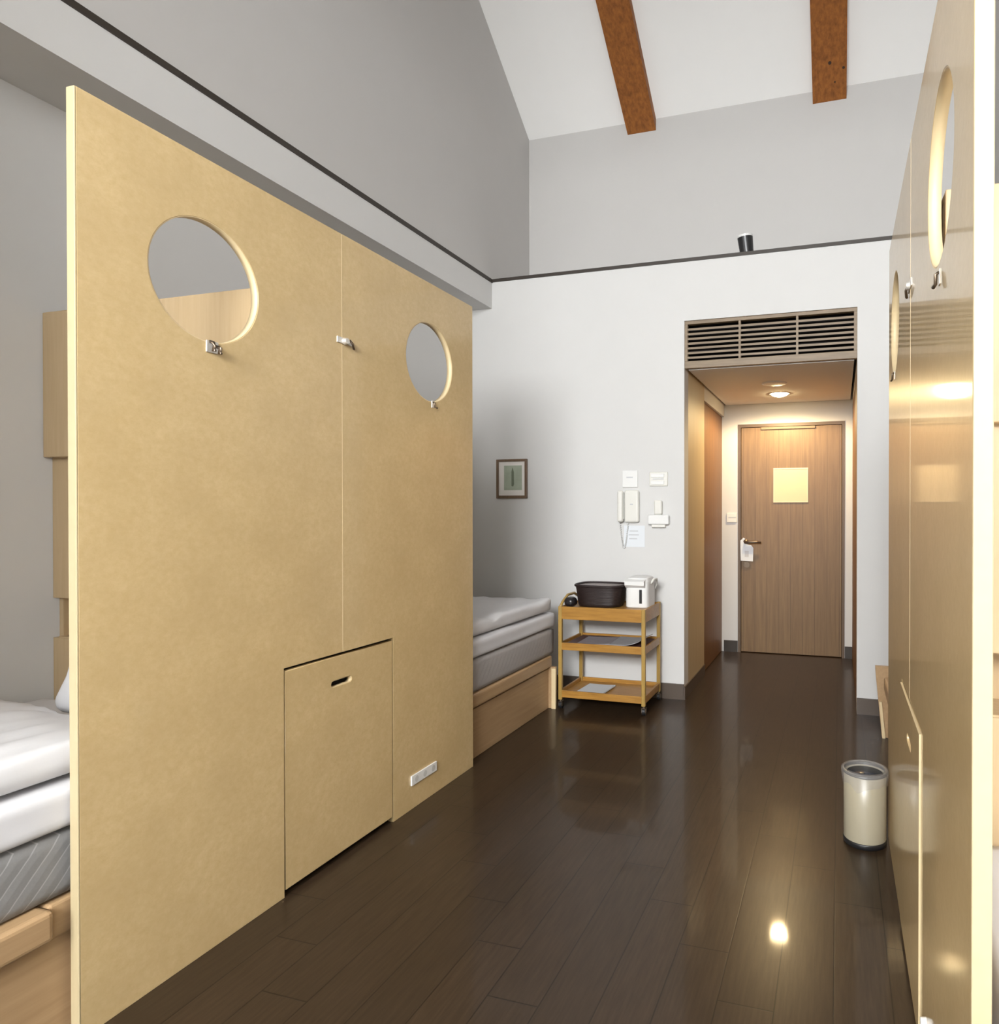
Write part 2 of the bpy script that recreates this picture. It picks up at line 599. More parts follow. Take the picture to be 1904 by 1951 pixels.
# dark line that runs round the room
struct('trim_1', bx(XB - 0.004, XB + 0.007, YW, YB, ZT - 0.012, ZT + 0.013), M['dark_trim'])
struct('trim_2', bx(XB, XRB, YB - 0.007, YB + 0.004, ZT - 0.008, ZT + 0.014), M['dark_trim'])
struct('trim_3', bx(XRB - 0.007, XRB + 0.004, YW, YB, ZT - 0.012, ZT + 0.013), M['dark_trim'])

# skirtings
struct('baseboard_back_left', bx(XA, CXL, YB - 0.012, YB + 0.003, 0, 0.102), M['skirting'])
struct('baseboard_back_right', bx(CXR, XRA, YB - 0.012, YB + 0.003, 0, 0.098), M['skirting'])

# entrance passage
struct('wall_passage_left', bx(CXL - 0.1, CXL, YB + 0.12, 4.993, 0, ZG), M['passage'])
struct('wall_passage_left_lintel', bx(CXL - 0.1, CXL, 4.993, YD, 2.09, ZG), M['wall'])
struct('wall_passage_right', bx(CXR, CXR + 0.1, YB + 0.12, YD, 2.15, ZG), M['wall'])
bm = B()
box(bm, CXL - 0.1, CXR + 0.1, YD, YD + 0.1, 2.0145, ZG)
box(bm, CXL - 0.1, -0.8625, YD, YD + 0.1, 0, 2.0145)
box(bm, 0.0441, CXR + 0.1, YD, YD + 0.1, 0, 2.0145)
struct('wall_passage_end', bm, M['wall'])
struct('ceiling_passage', bx(CXL + 0.018, CXR - 0.018, YB + 0.05, YD - 0.012, ZC, ZC + 0.05), M['ceiling'])
struct('ceiling_passage_shade_board', bx(CXL, CXR, YB + 0.05, YD, ZC + 0.12, ZC + 0.14), M['black'])  # black board painting in the shadow gap beside the ceiling panel
struct('baseboard_passage_left', bx(CXL - 0.003, CXL + 0.008, YB - 0.012, 4.990, 0, 0.085), M['skirting'])
struct('baseboard_passage_end_left', bx(CXL, -0.865, YD - 0.012, YD, 0, 0.10), M['dark_trim'])
struct('baseboard_passage_end_right', bx(0.046, CXR, YD - 0.012, YD, 0, 0.10), M['dark_trim'])

# dark side doors of the passage
struct('door_2', bx(CXL - 0.06, CXL - 0.02, 4.996, YD - 0.002, 0.004, 2.088, bev=0.002), M['closet'])
struct('door_3', bx(CXR + 0.001, CXR + 0.04, YB + 0.122, YD - 0.002, 0.004, 2.148, bev=0.002), M['closet'])

# entrance door
d1 = bpy.data.objects.new('door_1', None)
COL.objects.link(d1)
d1.location = (-0.409, YD, 0)
d1['kind'] = 'structure'
bm = B()
box(bm, -0.8625, -0.838, YD - 0.006, YD + 0.06, 0, 2.0145)
box(bm, 0.0215, 0.0441, YD - 0.006, YD + 0.06, 0, 2.0145)
box(bm, -0.838, 0.0215, YD - 0.006, YD + 0.06, 1.988, 2.0145)
obj('door_frame', bm, M['doorframe'], d1)
obj('door_backing', bx(-0.8625, 0.0441, YD + 0.06, YD + 0.09, 0, 2.0145), M['black'], d1)  # black board added to keep sky light out of the leaf gaps
leaf = obj('door_leaf', bx(-0.835, 0.0185, YD + 0.006, YD + 0.048, 0.006, 1.985, bev=0.002), M['door'], d1)
bm = B()
cyl(bm, (-0.795, YD + 0.006, 0.975), (-0.795, YD - 0.004, 0.975), 0.026)
cyl(bm, (-0.795, YD - 0.004, 0.975), (-0.795, YD - 0.045, 0.975), 0.010)
tube(bm, [(-0.797, YD - 0.043, 0.975), (-0.76, YD - 0.047, 0.979), (-0.70, YD - 0.047, 0.981), (-0.655, YD - 0.043, 0.975)], [0.012, 0.013, 0.011, 0.008], 12)
obj('lever_handle', bm, M['bronze'], leaf, smooth=True)
obj('lock_cylinder', cyl(B(), (-0.785, YD + 0.006, 0.775), (-0.785, YD - 0.004, 0.775), 0.026), M['bronze'], leaf)
bm = B()
for x in (-0.50, -0.30):
    pass
obj('door_top_bar', bx(-0.66, -0.20, YD - 0.012, YD + 0.004, 1.962, 1.984, bev=0.003), plain('warm_grey_bar', (0.20, 0.15, 0.10), 0.6), d1)  # bar lighter than the frame, along the top of the leaf

# ceiling beams
for k, (x0, x1, lab) in enumerate(((-1.572, -1.346, 'orange brown timber ceiling beam nearer the left wall'),
                                   (-0.187, 0.043, 'orange brown timber ceiling beam above the entrance passage, with a dark knot'))):
    s2 = 0.732
    poly = [(YU, 4.150), (RIDGE, 4.150 + (YU - RIDGE) * s2), (RIDGE, roof(RIDGE) + 0.03), (YU, roof(YU) + 0.03)]
    o = obj('ceiling_beam', prism_yz(B(), poly, x0, x1), M['beam'])
    o['kind'] = 'structure'
    tag(o, lab, 'beam', 'timber beams under the sloping ceiling')
    if k == 1:
        kn = B()
        for (yy, xx, r) in ((4.72, -0.068, 0.011), (4.755, 0.022, 0.009), (4.82, -0.035, 0.006)):
            zz = 4.150 + (YU - yy) * s2
            nrm = Vector((0, -s2, -1)).normalized()
            p = Vector((xx, yy, zz))
            cyl(kn, p - nrm * 0.002, p + nrm * 0.0012, r, n=14)
        obj('knot', kn, plain('dark_knot', (0.03, 0.012, 0.006), 0.7), o)


# ================================================================== DIVIDERS
def divider(name, label, x_in, x_out, yn, yf, seam, flip, hatch, holes, y_hatch):
    """a free-standing lacquered board wall: x_in is the face towards the aisle"""
    xa, xb = min(x_in, x_out), max(x_in, x_out)
    sgn = 1 if x_in > x_out else -1                      # direction of the aisle
    root = thing(name, label, 'room divider', ((x_in + x_out) / 2, (yn + yf) / 2, 0))
    h0, h1, hz = y_hatch
    eb = 0.004
    near = [(yn + eb, 0), (h0, 0), (h0, hz), (seam - 0.0012, hz), (seam - 0.0012, ZP), (yn + eb, ZP)]
    far = [(seam + 0.0012, hz), (h1, hz), (h1, 0), (yf, 0), (yf, ZP), (seam + 0.0012, ZP)]
    for loop, hc in ((near, holes[0]), (far, holes[1])):
        p = obj('panel', cut_board(loop, [circle(hc[0], hc[1], HR)], xa, xb, 0.0015), M['board'], root)
        # pale cut edge that lines the round opening
        bm = B()
        n = 72
        rings = []
        for (r, x) in ((HR + 0.0006, xb - 0.0012), (HR - 0.0025, xb - 0.0008), (HR - 0.0025, xa + 0.0008), (HR + 0.0006, xa + 0.0012)):
            rings.append([bm.verts.new((x, hc[0] + r * math.cos(2 * PI * i / n), hc[1] + r * math.sin(2 * PI * i / n))) for i in range(n)])
        for a, c in zip(rings, rings[1:] + rings[:1]):
            for i in range(n):
                bm.faces.new((a[i], a[(i + 1) % n], c[(i + 1) % n], c[i]))
        e = obj('porthole_rim', bm, M['edge'], p, smooth=True)
        e['label'] = 'pale cut edge of the round hole'
    e = obj('edge_band', bx(xa, xb, yn, yn + eb + 0.001, 0, ZP, bev=0.002), M['endband'], root)
    e['label'] = 'pale cream end edge'
    bm = bx(xa + 0.004, xb + (0.0004 if sgn > 0 else -0.004), seam - 0.0011, seam + 0.0011, hz + 0.002, ZP - 0.001)
    if sgn < 0:
        bm.free()
        bm = bx(xa - 0.0004, xb - 0.004, seam - 0.0011, seam + 0.0011, hz + 0.002, ZP - 0.001)
    e = obj('seam_strip', bm, M['edge'], root)
    e['label'] = 'thin pale joint between the two panels'
    # hatch with a slot for the fingers
    leafpoly = [(h0 + 0.006, 0.022), (h1 - 0.004, 0.022), (h1 - 0.004, hz - 0.011), (h0 + 0.006, hz - 0.011)]
    sy = (h0 + h1) / 2 - 0.012
    if sgn > 0:
        ha, hb = xa + 0.001, xb - 0.002
    else:
        ha, hb = xa - 0.004, xb - 0.004
    hd = obj('hatch_door', cut_board(leafpoly, [stadium(sy - 0.052, sy + 0.052, hz - 0.118, hz - 0.094)], ha, hb, 0.001), M['board'], root)
    if sgn < 0:
        bm = B()
        box(bm, ha, ha + 0.006, h0 + 0.0035, h0 + 0.0062, 0.022, hz - 0.009)
        box(bm, ha, ha + 0.006, h0 + 0.0062, h1 - 0.004, hz - 0.0112, hz - 0.009)
        e = obj('hatch_lip', bm, M['edge'], hd)
        e['label'] = 'pale edge of the hatch'
    bm = cut_board(stadium(sy - 0.0525, sy + 0.0525, hz - 0.1185, hz - 0.0935), [stadium(sy - 0.050, sy + 0.050, hz - 0.116, hz - 0.096)], xa + 0.002, xb - 0.004, 0.0)
    e = obj('finger_slot', bm, M['edge'], hd)
    e['label'] = 'pale slot cut for the fingers'
    # black board painting in the shade of the hollow behind the hatch
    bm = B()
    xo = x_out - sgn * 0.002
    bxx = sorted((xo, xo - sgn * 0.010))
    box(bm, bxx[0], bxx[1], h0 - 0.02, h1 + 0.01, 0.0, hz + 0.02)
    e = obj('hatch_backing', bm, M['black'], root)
    e['label'] = 'black board standing for the shade in the hollow round the hatch'
    return root, sgn


def hook(root, x, y, z, sgn, kind, k=1.0):
    sgn = sgn * k
    bm = B()
    if kind == 'double':
        box(bm, min(x, x + sgn * 0.004), max(x, x + sgn * 0.004), y - 0.018, y + 0.020, z - 0.017, z + 0.017, bev=0.0015)
        c = obj('coat_hook', bm, M['chrome'], root)
        for dy, zt, zb in ((-0.007, 0.014, -0.014), (0.012, 0.004, -0.018)):
            b2 = B()
            tube(b2, [(x + sgn * 0.004, y + dy, z + zt), (x + sgn * 0.016, y + dy, z + zt - 0.004), (x + sgn * 0.020, y + dy, z), (x + sgn * 0.016, y + dy, z + zb), (x + sgn * 0.022, y + dy, z + zb + 0.002)], 0.0046, 8)
            e = obj('prong', b2, M['bronze'], c, smooth=True)
    elif kind == 'latch':
        box(bm, min(x, x + sgn * 0.004), max(x, x + sgn * 0.004), y - 0.040, y + 0.036, z - 0.010, z + 0.012, bev=0.0015)
        c = obj('latch', bm, M['chrome'], root)
        b2 = B()
        cyl(b2, (x + sgn * 0.004, y - 0.004, z), (x + sgn * 0.018, y - 0.004, z), 0.013, 0.010)
        obj('latch_knob', b2, M['chrome'], c, smooth=False)
        b3 = B()
        tube(b3, [(x + sgn * 0.006, y + 0.020, z + 0.010), (x + sgn * 0.014, y + 0.026, z - 0.004), (x + sgn * 0.010, y + 0.036, z - 0.018), (x + sgn * 0.008, y + 0.040, z - 0.018)], 0.004, 8)
        obj('latch_bolt', b3, M['bronze'], c, smooth=True)
    else:
        box(bm, min(x, x + sgn * 0.003), max(x, x + sgn * 0.003), y - 0.008, y + 0.008, z - 0.014, z + 0.016, bev=0.001)
        c = obj('coat_hook', bm, M['chrome'], root)
        b2 = B()
        tube(b2, [(x + sgn * 0.003, y, z + 0.010), (x + sgn * 0.012, y, z + 0.006), (x + sgn * 0.013, y, z - 0.012), (x + sgn * 0.018, y + 0.010, z - 0.015)], 0.0036, 8)
        obj('prong', b2, M['bronze'], c, smooth=True)
    return c


left, s = divider('room_divider', 'tall honey board partition on the left with two round holes and a hatch',
                  XL, XL - TL, YLN, YLF, SEAM_L, 1, True, ((1.469, 1.900), (2.539, 1.899)), (1.734, 2.282, 0.742))
hook(left, XL, 1.479, 1.717, s, 'double')
hook(left, XL, 2.012, 1.862, s, 'latch')
hook(left, XL, 2.555, 1.718, s, 'single')
sock = obj('power_outlet', bx(XL, XL + 0.007, 2.392, 2.574, 0.100, 0.142, bev=0.002), M['plastic_white'], left)
for yy in (2.425, 2.485, 2.545):
    bm = B()
    cyl(bm, (XL + 0.0065, yy, 0.121), (XL + 0.0076, yy, 0.121), 0.013, n=20)
    e = obj('socket', bm, plain('grey_socket', (0.55, 0.55, 0.53), 0.5), sock)

right, s = divider('room_divider', 'glossy board partition along the right edge, reflecting the waste bin and the passage lamp',
                   XR, XR + TL, YRN, YRF, SEAM_R, -1, True, ((1.383, 1.895), (2.445, 1.895)), (1.655, 2.155, 0.742))
hook(right, XR, 1.372, 1.692, s, 'single', 0.6)
hook(right, XR, SEAM_R + 0.012, 1.856, s, 'latch', 0.6)
hook(right, XR, 2.45, 1.716, s, 'single', 0.6)
bm = B()
cyl(bm, (XR, 1.545, 0.146), (XR - 0.012, 1.545, 0.146), 0.011, 0.009, 18)
e = obj('stop_knob', bm, M['plastic_white'], right)
e['label'] = 'small white knob'

# ================================================================== HEADBOARD UNITS
def headboard(x0, x1, y0, y1, label):
    root = thing('headboard_cabinet', label, 'cabinet', ((x0 + x1) / 2, (y0 + y1) / 2, 0))
    yp = y0 + 0.030
    bm = B()
    box(bm, x0, x1, y1 - 0.02, y1, 0, 1.955)
    for x in (x0, x1 - 0.02):
        box(bm, x, x + 0.02, yp + 0.02, y1 - 0.02, 0, 1.955)
    box(bm, x0, x1, yp, y1 - 0.02, 1.935, 1.955)
    obj('carcass', bm, M['cabwood'], root)
    bm = B()
    box(bm, x0, x1, yp, yp + 0.02, 0.938, 1.94)
    box(bm, x0, x1, yp, yp + 0.02, 0, 0.795)
    obj('back_board', bm, M['cabwood'], root)
    up = obj('upper_locker', bx(x0, x1, y0, yp, 1.441, 1.955, bev=0.003), M['cabwood'], root)
    bm = B()
    box(bm, x0 + 0.021, x1 - 0.021, yp + 0.005, yp + 0.20, 0.785, 0.80)
    box(bm, x0 + 0.021, x1 - 0.021, yp + 0.005, yp + 0.20, 0.938, 0.953)
    box(bm, x0 + 0.021, x1 - 0.021, yp + 0.15, yp + 0.165, 0.80, 0.938)
    obj('niche_shelf', bm, M['cabwood'], root)
    return root


headboard(XA + 0.002, XL - TL - 0.016, 1.675, 2.282, 'pale wooden headboard cabinet at the head of the near left bed, beside the grey wall')
headboard(XR + TL + 0.013, XRA - 0.002, 1.592, 2.200, 'pale wooden headboard cabinet glimpsed past the end of the right partition')


# ================================================================== BEDS
def bed(x_side, x_wall, y0, y1, label, foot=None, ledge_to=None, ledge_from=None, ledge_out=0.020):
    sgn = 1 if x_side > x_wall else -1                   # which way the open side looks
    root = thing('bed', label, 'bed', ((x_side + x_wall) / 2, (y0 + y1) / 2, 0))
    xs, xw = x_side - sgn * 0.014, x_wall
    a, b = sorted((xs, xw))
    obj('base', bx(a, b, y0, y1 - 0.05, 0, 0.250, bev=0.003), M['bedwood'], root)
    a, b = sorted((x_side - sgn * 0.05, xw))
    obj('slat_board', bx(a, b, y0, y1 - 0.05, 0.250, 0.312, bev=0.002), M['bedwood'], root)
    # rounded rail along the top of the side
    l0 = y0 if ledge_from is None else ledge_from
    l1 = y1 - 0.05 if ledge_to is None else ledge_to
    bm = B()
    a, b = sorted((x_side - sgn * 0.05, x_side + sgn * ledge_out * 0.4))
    box(bm, a, b, l0, l1, 0.262, 0.335, bev=0.012, seg=3)
    obj('side_rail', bm, M['bedwood'], root)
    return root


# far left bed
b2 = bed(-1.756, XA + 0.02, 2.310, 3.945, 'wooden bed beyond the left partition, its foot beside the golden trolley')
e = obj('foot_panel', bx(XA + 0.03, -1.722, 3.884, 3.912, 0, 0.262, bev=0.002), M['bedwood'], b2)
obj('end_post', bx(-1.745, -1.716, 3.870, 3.886, 0.0, 0.255, bev=0.002), M['edge'], b2)['label'] = 'pale upright at the foot end'
m2 = obj('mattress', soft_box(XA + 0.03, -1.752, 2.305, 3.945, 0.336, 0.504, 0.02, (12, 30, 6)), M['mattress_plain'], smooth=True)
tag(m2, 'grey quilted mattress on the far left bed, by the trolley', 'mattress')


def ripple(p):
    return 0.010 * mnoise.noise(Vector((p.x * 5, p.y * 4, 3))) + 0.005 * mnoise.noise(Vector((p.x * 14, p.y * 11, 7)))


q2 = obj('quilt', soft_box(XA + 0.03, -1.749, 2.30, 3.955, 0.507, 0.602, 0.024, (30, 70, 10), amp=0.005, freq=9, seed=3), M['linen_quilt'], smooth=True)
tag(q2, 'white quilt lying directly on the mattress of the far left bed', 'quilt')


def hump(x, y):
    f = max(0.0, min(1.0, (y - 2.6) / 0.5)) * 0.0
    w = 0.034 * math.exp(-((x + 2.32) / 0.16) ** 2) * max(0, 1 - ((y - 2.95) / 0.7) ** 2 if abs(y - 2.95) < 0.7 else 0)
    d = -0.018 * math.exp(-((y - 3.18) / 0.06) ** 2) if x > -2.3 else 0
    return w + d + 0.012 * mnoise.noise(Vector((x * 4, y * 5, 1)))


d2 = obj('duvet', soft_box(XA + 0.04, -1.762, 2.31, 3.920, 0.613, 0.690, 0.026, (44, 90, 8), amp=0.009, freq=11, seed=9, top=hump, fy=0.45), M['linen'], smooth=True)
tag(d2, 'white duvet on top of the far left bed, near the framed picture', 'duvet')
# near left bed
b1 = bed(-1.752, XA + 0.02, -0.45, 1.670, 'wooden bed in the near left corner, in front of the headboard cabinet', ledge_from=-0.40, ledge_to=1.085, ledge_out=0.06)
obj('corner_block', bx(-1.80, -1.757, 1.090, 1.62, 0.250, 0.333, bev=0.006), M['bedwood'], b1)
m1 = obj('mattress', soft_box(XA + 0.03, -1.765, -0.44, 1.665, 0.336, 0.490, 0.02, (12, 40, 6)), M['mattress'], smooth=True)
tag(m1, 'grey mattress with diagonal stitching on the near left bed', 'mattress')
q1 = obj('quilt', soft_box(XA + 0.03, -1.755, -0.45, 1.66, 0.494, 0.598, 0.024, (30, 80, 10), amp=0.004, freq=8, seed=13), M['linen_quilt'], smooth=True)
tag(q1, 'white quilt hanging over the mattress of the near left bed', 'quilt')


def hump1(x, y):
    k = max(0.0, min(1.0, (-2.30 - x) / 0.25))
    f = max(0.0, min(1.0, (1.15 - y) / 0.25))
    return 0.045 * k * k * (3 - 2 * k) * f + 0.010 * mnoise.noise(Vector((x * 4, y * 4, 5)))


def hump1(x, y):
    k = max(0.0, min(1.0, (-2.05 - x) / 0.25))
    e = max(0.0, min(1.0, (y - 1.18) / 0.22))
    return 0.030 * k - 0.050 * e * e + 0.008 * mnoise.noise(Vector((x * 4, y * 4, 5)))


d1_ = obj('duvet', soft_box(XA + 0.03, -1.785, -0.45, 1.400, 0.610, 0.692, 0.026, (60, 90, 8), amp=0.010, freq=13, seed=21, top=hump1, fy=0.22), M['linen'], smooth=True)
tag(d1_, 'white duvet on top of the near left bed at the left edge', 'duvet')
bm = soft_box(-2.39, -1.79, 1.445, 1.668, 0.612, 0.86, 0.075, (30, 14, 20), amp=0.008, freq=8, seed=31)
for v in bm.verts:
    f = (v.co.z - 0.612) / 0.25
    v.co.x = -2.09 + (v.co.x + 2.09) * (1 - 0.55 * f)
p1 = obj('pillow', bm, M['linen'], smooth=True)
tag(p1, 'white pillow propped against the headboard cabinet on the near left bed', 'pillow')

# right-hand beds, almost entirely behind the right partition
b3 = bed(0.245, XRA - 0.02, 2.25, 3.945, 'low wooden bed whose foot pokes out past the far end of the right partition')
fp = B()
prism_xz(fp, [(0.193, 0.392), (0.193, 0.372), (0.228, 0.0), (XRA - 0.03, 0.0), (XRA - 0.03, 0.392)], 3.898, 3.925)
obj('foot_panel', fp, M['bedwood'], b3)
obj('end_post', prism_xz(B(), [(0.212, 0.20), (0.226, 0.20), (0.245, 0.0), (0.229, 0.0)], 3.880, 3.897), M['edge'], b3)['label'] = 'pale upright at the foot end'
b4 = thing('bed', 'bed behind the near end of the right partition, at the right edge', 'bed', (0.72, 0.55, 0))
obj('base', bx(0.33, XRA - 0.02, -0.45, 1.585, 0, 0.250), M['black'], b4)['label'] = 'bed base with the shade painted in as black'  # base coloured black to put in the shade under the bed
obj('slat_board', bx(0.30, XRA - 0.02, -0.45, 1.585, 0.250, 0.300), M['black'], b4)  # slat board blackened for the same shade
m4 = obj('mattress', soft_box(0.245, XRA - 0.03, -0.44, 1.58, 0.303, 0.545, 0.03, (12, 40, 6), amp=0.003), M['linen_quilt'], smooth=True)
tag(m4, 'white-covered mattress just visible at the right edge of the picture', 'mattress')

# ================================================================== VENTILATION GRILLE
g = thing('ventilation_grille', 'brown slatted ventilation grille above the entrance passage', 'grille', ((CXL + CXR) / 2, YB + 0.02, 2.194))
gy0, gy1 = YB + 0.010, YB + 0.048
bm = B()
box(bm, CXL, CXR, gy0, gy1, 2.194, 2.242, bev=0.002)
box(bm, CXL, CXR, gy0, gy1, 2.484, 2.507, bev=0.002)
box(bm, CXL, CXL + 0.020, gy0, gy1, 2.242, 2.484)
box(bm, CXR - 0.020, CXR, gy0, gy1, 2.242, 2.484)
obj('frame', bm, M['grille'], g)
bm = B()
for i in range(7):
    z = 2.268 + i * 0.0312
    prism_yz(bm, [(gy0 + 0.004, z - 0.011), (gy0 + 0.004, z + 0.003), (gy1 + 0.008, z + 0.012), (gy1 + 0.008, z + 0.002)], CXL + 0.018, CXR - 0.018)
obj('louvres', bm, M['grille'], g)
for x in (-0.622, -0.258):
    obj('mullion', bx(x - 0.007, x + 0.007, gy0 + 0.002, gy0 + 0.030, 2.240, 2.486), M['grille'], g)
obj('duct_shade_board', bx(CXL, CXR, gy1 + 0.06, gy1 + 0.07, 2.245, 2.507), M['black'], g)['label'] = 'black board painting in the shade behind the louvres'  # flat black stands for the shaded depth between the slats

# ================================================================== LAMPS
dl = thing('downlight', 'lit round downlight in the ceiling of the entrance passage', 'ceiling light', (-0.462, 5.44, ZC))
bm = B()
lathe(bm, -0.462, 5.44, [(0.070, ZC - 0.001), (0.090, ZC - 0.004), (0.092, ZC), (0.070, ZC + 0.002)], 40)
obj('trim_ring', bm, M['plastic_white'], dl, smooth=True)
obj('lens', lathe(B(), -0.462, 5.44, [(0.0, ZC - 0.024), (0.030, ZC - 0.022), (0.055, ZC - 0.014), (0.070, ZC - 0.002)], 40), M['lens'], dl, smooth=True)
sd = thing('smoke_detector', 'flat white smoke detector on the passage ceiling in front of the downlight', 'smoke detector', (-0.46, 4.98, ZC))
obj('body', lathe(B(), -0.46, 4.98, [(0.0, ZC - 0.010), (0.075, ZC - 0.010), (0.09, ZC - 0.006), (0.092, ZC)], 32), M['plastic_white'], sd, smooth=True)

sp = thing('spotlight', 'small black spotlight standing on the dark ledge line, facing up', 'spotlight', (-0.585, 4.395, ZT + 0.012))
bm = B()
ax = Vector((-0.10, -0.12, 1)).normalized()
p0 = Vector((-0.580, 4.36, ZT + 0.016))
cyl(bm, p0, p0 + ax * 0.105, 0.044, 0.050, 28)
obj('body', bm, M['plastic_black'], sp, smooth=False)
obj('front_ring', cyl(B(), p0 + ax * 0.105, p0 + ax * 0.118, 0.0505, 0.051, 28), M['plastic_white'], sp)['label'] = 'white front ring'

# ================================================================== WALL THINGS
Y = YB
pf = thing('picture_frame', 'small brown framed picture of a green upright form on the back wall', 'picture', (-2.244, Y - 0.01, 1.342))
x0, x1, z0, z1 = -2.364, -2.124, 1.340, 1.620
bm = B()
w = 0.017
box(bm, x0, x0 + w, Y - 0.020, Y, z0, z1, bev=0.002)
box(bm, x1 - w, x1, Y - 0.020, Y, z0, z1, bev=0.002)
box(bm, x0 + w, x1 - w, Y - 0.020, Y, z1 - w, z1, bev=0.002)
box(bm, x0 + w, x1 - w, Y - 0.020, Y, z0, z0 + w + 0.004, bev=0.002)
obj('frame', bm, M['frame'], pf)
obj('mount', bx(x0 + w, x1 - w, Y - 0.010, Y - 0.002, z0 + w, z1 - w), M['mat_board'], pf)
pr = obj('print', bx(-2.305, -2.165, Y - 0.0115, Y - 0.0095, 1.400, 1.575), M['print'], pf)
bm = B()
prism_xz(bm, [(-2.246, 1.430), (-2.234, 1.425), (-2.226, 1.44), (-2.228, 1.53), (-2.237, 1.562), (-2.246, 1.53)], Y - 0.0125, Y - 0.0112)
obj('motif', bm, M['print_dark'], pr)

th = thing('thermostat', 'square white control plate on the wall above the telephone', 'wall control', (-1.36, Y, 1.409))
obj('plate', bx(-1.414, -1.306, Y - 0.010, Y, 1.410, 1.524, bev=0.003), M['plastic_white'], th)
obj('display', bx(-1.385, -1.340, Y - 0.0115, Y - 0.009, 1.474, 1.482), M['ink'], th)
ls = thing('light_switch', 'white rounded switch panel to the right of the square control plate', 'switch', (-1.161, Y, 1.417))
obj('plate', bx(-1.225, -1.097, Y - 0.008, Y, 1.417, 1.512, bev=0.006), M['plastic_cream'], ls)
for z0_, z1_ in ((1.474, 1.500), (1.428, 1.452)):
    obj('rocker', bx(-1.213, -1.122, Y - 0.013, Y - 0.007, z0_, z1_, bev=0.003), M['plastic_white'], ls)
obj('slot', bx(-1.200, -1.124, Y - 0.0095, Y - 0.0075, 1.462, 1.468), M['ink'], ls)

ph = thing('wall_telephone', 'cream wall telephone with handset and coiled cord', 'telephone', (-1.364, Y, 1.171))
obj('base', bx(-1.396, -1.292, Y - 0.035, Y, 1.172, 1.392, bev=0.016, seg=4), M['plastic_cream'], ph, smooth=False)
bm = B()
box(bm, -1.437, -1.398, Y - 0.062, Y - 0.022, 1.176, 1.388, bev=0.014, seg=4)
obj('handset', bm, M['plastic_cream'], ph)
obj('cradle', bx(-1.402, -1.392, Y - 0.040, Y - 0.010, 1.195, 1.372), plain('grey_plastic', (0.42, 0.42, 0.40), 0.5), ph)
obj('badge', bx(-1.352, -1.332, Y - 0.0362, Y - 0.034, 1.292, 1.299), M['ink'], ph)
bm = B()
pts = []
for i in range(140):
    q = i / 139
    x = -1.430 + 0.012 * math.sin(q * PI) + (0.050 * q)
    zc_ = 1.185 - 0.185 * math.sin(q * PI * 0.98) * 1.0
    x = -1.432 + 0.060 * q
    pts.append((x + 0.0045 * math.cos(i * 1.7), Y - 0.012 + 0.0045 * math.sin(i * 1.7), zc_ + 0.0))
tube(bm, pts, 0.0022, 6)
obj('cord', bm, M['plastic_white'], ph, smooth=True)
nc = thing('notice_card', 'white notice with faint lines taped below the telephone', 'notice', (-1.326, Y, 1.005))
obj('sheet', bx(-1.405, -1.258, Y - 0.002, Y - 0.0005, 1.007, 1.152), M['paper'], nc)
bm = B()
for i, (a, b_) in enumerate(((-1.365, -1.305), (-1.372, -1.300), (-1.368, -1.312))):
    z = 1.112 - i * 0.026
    box(bm, a, b_, Y - 0.0028, Y - 0.0018, z, z + 0.006)
obj('print_lines', bm, M['ink'], nc)
hd = thing('wall_dispenser', 'white wall holder with an upright spout below the switch panel', 'holder', (-1.156, Y, 1.141))
bm = B()
box(bm, -1.229, -1.083, Y - 0.040, Y, 1.160, 1.226, bev=0.010, seg=3)
obj('tray', bm, M['plastic_white'], hd)
bm = B()
box(bm, -1.186, -1.132, Y - 0.036, Y, 1.226, 1.322, bev=0.010, seg=3)
obj('spout', bm, M['plastic_cream'], hd)
bm = B()
box(bm, -1.205, -1.110, Y - 0.030, Y, 1.141, 1.160, bev=0.004)
obj('lip', bm, M['plastic_cream'], hd)

sg = thing('door_notice', 'square cream notice fixed to the brown entrance door', 'notice', (-0.406, YD, 1.325))
obj('sheet', bx(-0.554, -0.259, YD + 0.000, YD + 0.006, 1.325, 1.624, bev=0.001), M['paper_warm'], sg)
bm = B()
box(bm, -0.554, -0.259, YD - 0.003, YD + 0.001, 1.612, 1.624)
box(bm, -0.554, -0.259, YD - 0.003, YD + 0.001, 1.325, 1.333)
box(bm, -0.554, -0.546, YD - 0.003, YD + 0.001, 1.333, 1.612)
box(bm, -0.267, -0.259, YD - 0.003, YD + 0.001, 1.333, 1.612)
obj('border', bm, plain('pale_notice_border', (0.66, 0.55, 0.39), 0.6), sg)
dh = thing('door_hanger', 'white door hanger tag looped over the lever handle', 'door tag', (-0.785, YD - 0.02, 0.81))
bm = B()
prism_xz(bm, [(-0.835, 0.812), (-0.728, 0.808), (-0.724, 0.925), (-0.745, 0.950), (-0.770, 0.955), (-0.800, 0.962), (-0.815, 0.985), (-0.795, 1.005), (-0.812, 1.015), (-0.838, 0.990), (-0.838, 0.93)], YD - 0.020, YD - 0.017)
obj('card', bm, M['paper'], dh)
obj('print', bx(-0.800, -0.765, YD - 0.0212, YD - 0.0196, 0.845, 0.900), plain('pale_grey_print', (0.55, 0.55, 0.56), 0.8), dh)
ks = thing('key_card_switch', 'cream key card switch on the wall left of the entrance door', 'switch', (-0.922, YD, 1.16))
obj('plate', bx(-0.962, -0.872, YD - 0.012, YD, 1.150, 1.232, bev=0.003), M['plastic_cream'], ks)
obj('card_slot', bx(-0.945, -0.878, YD - 0.0135, YD - 0.011, 1.190, 1.197), M['ink'], ks)

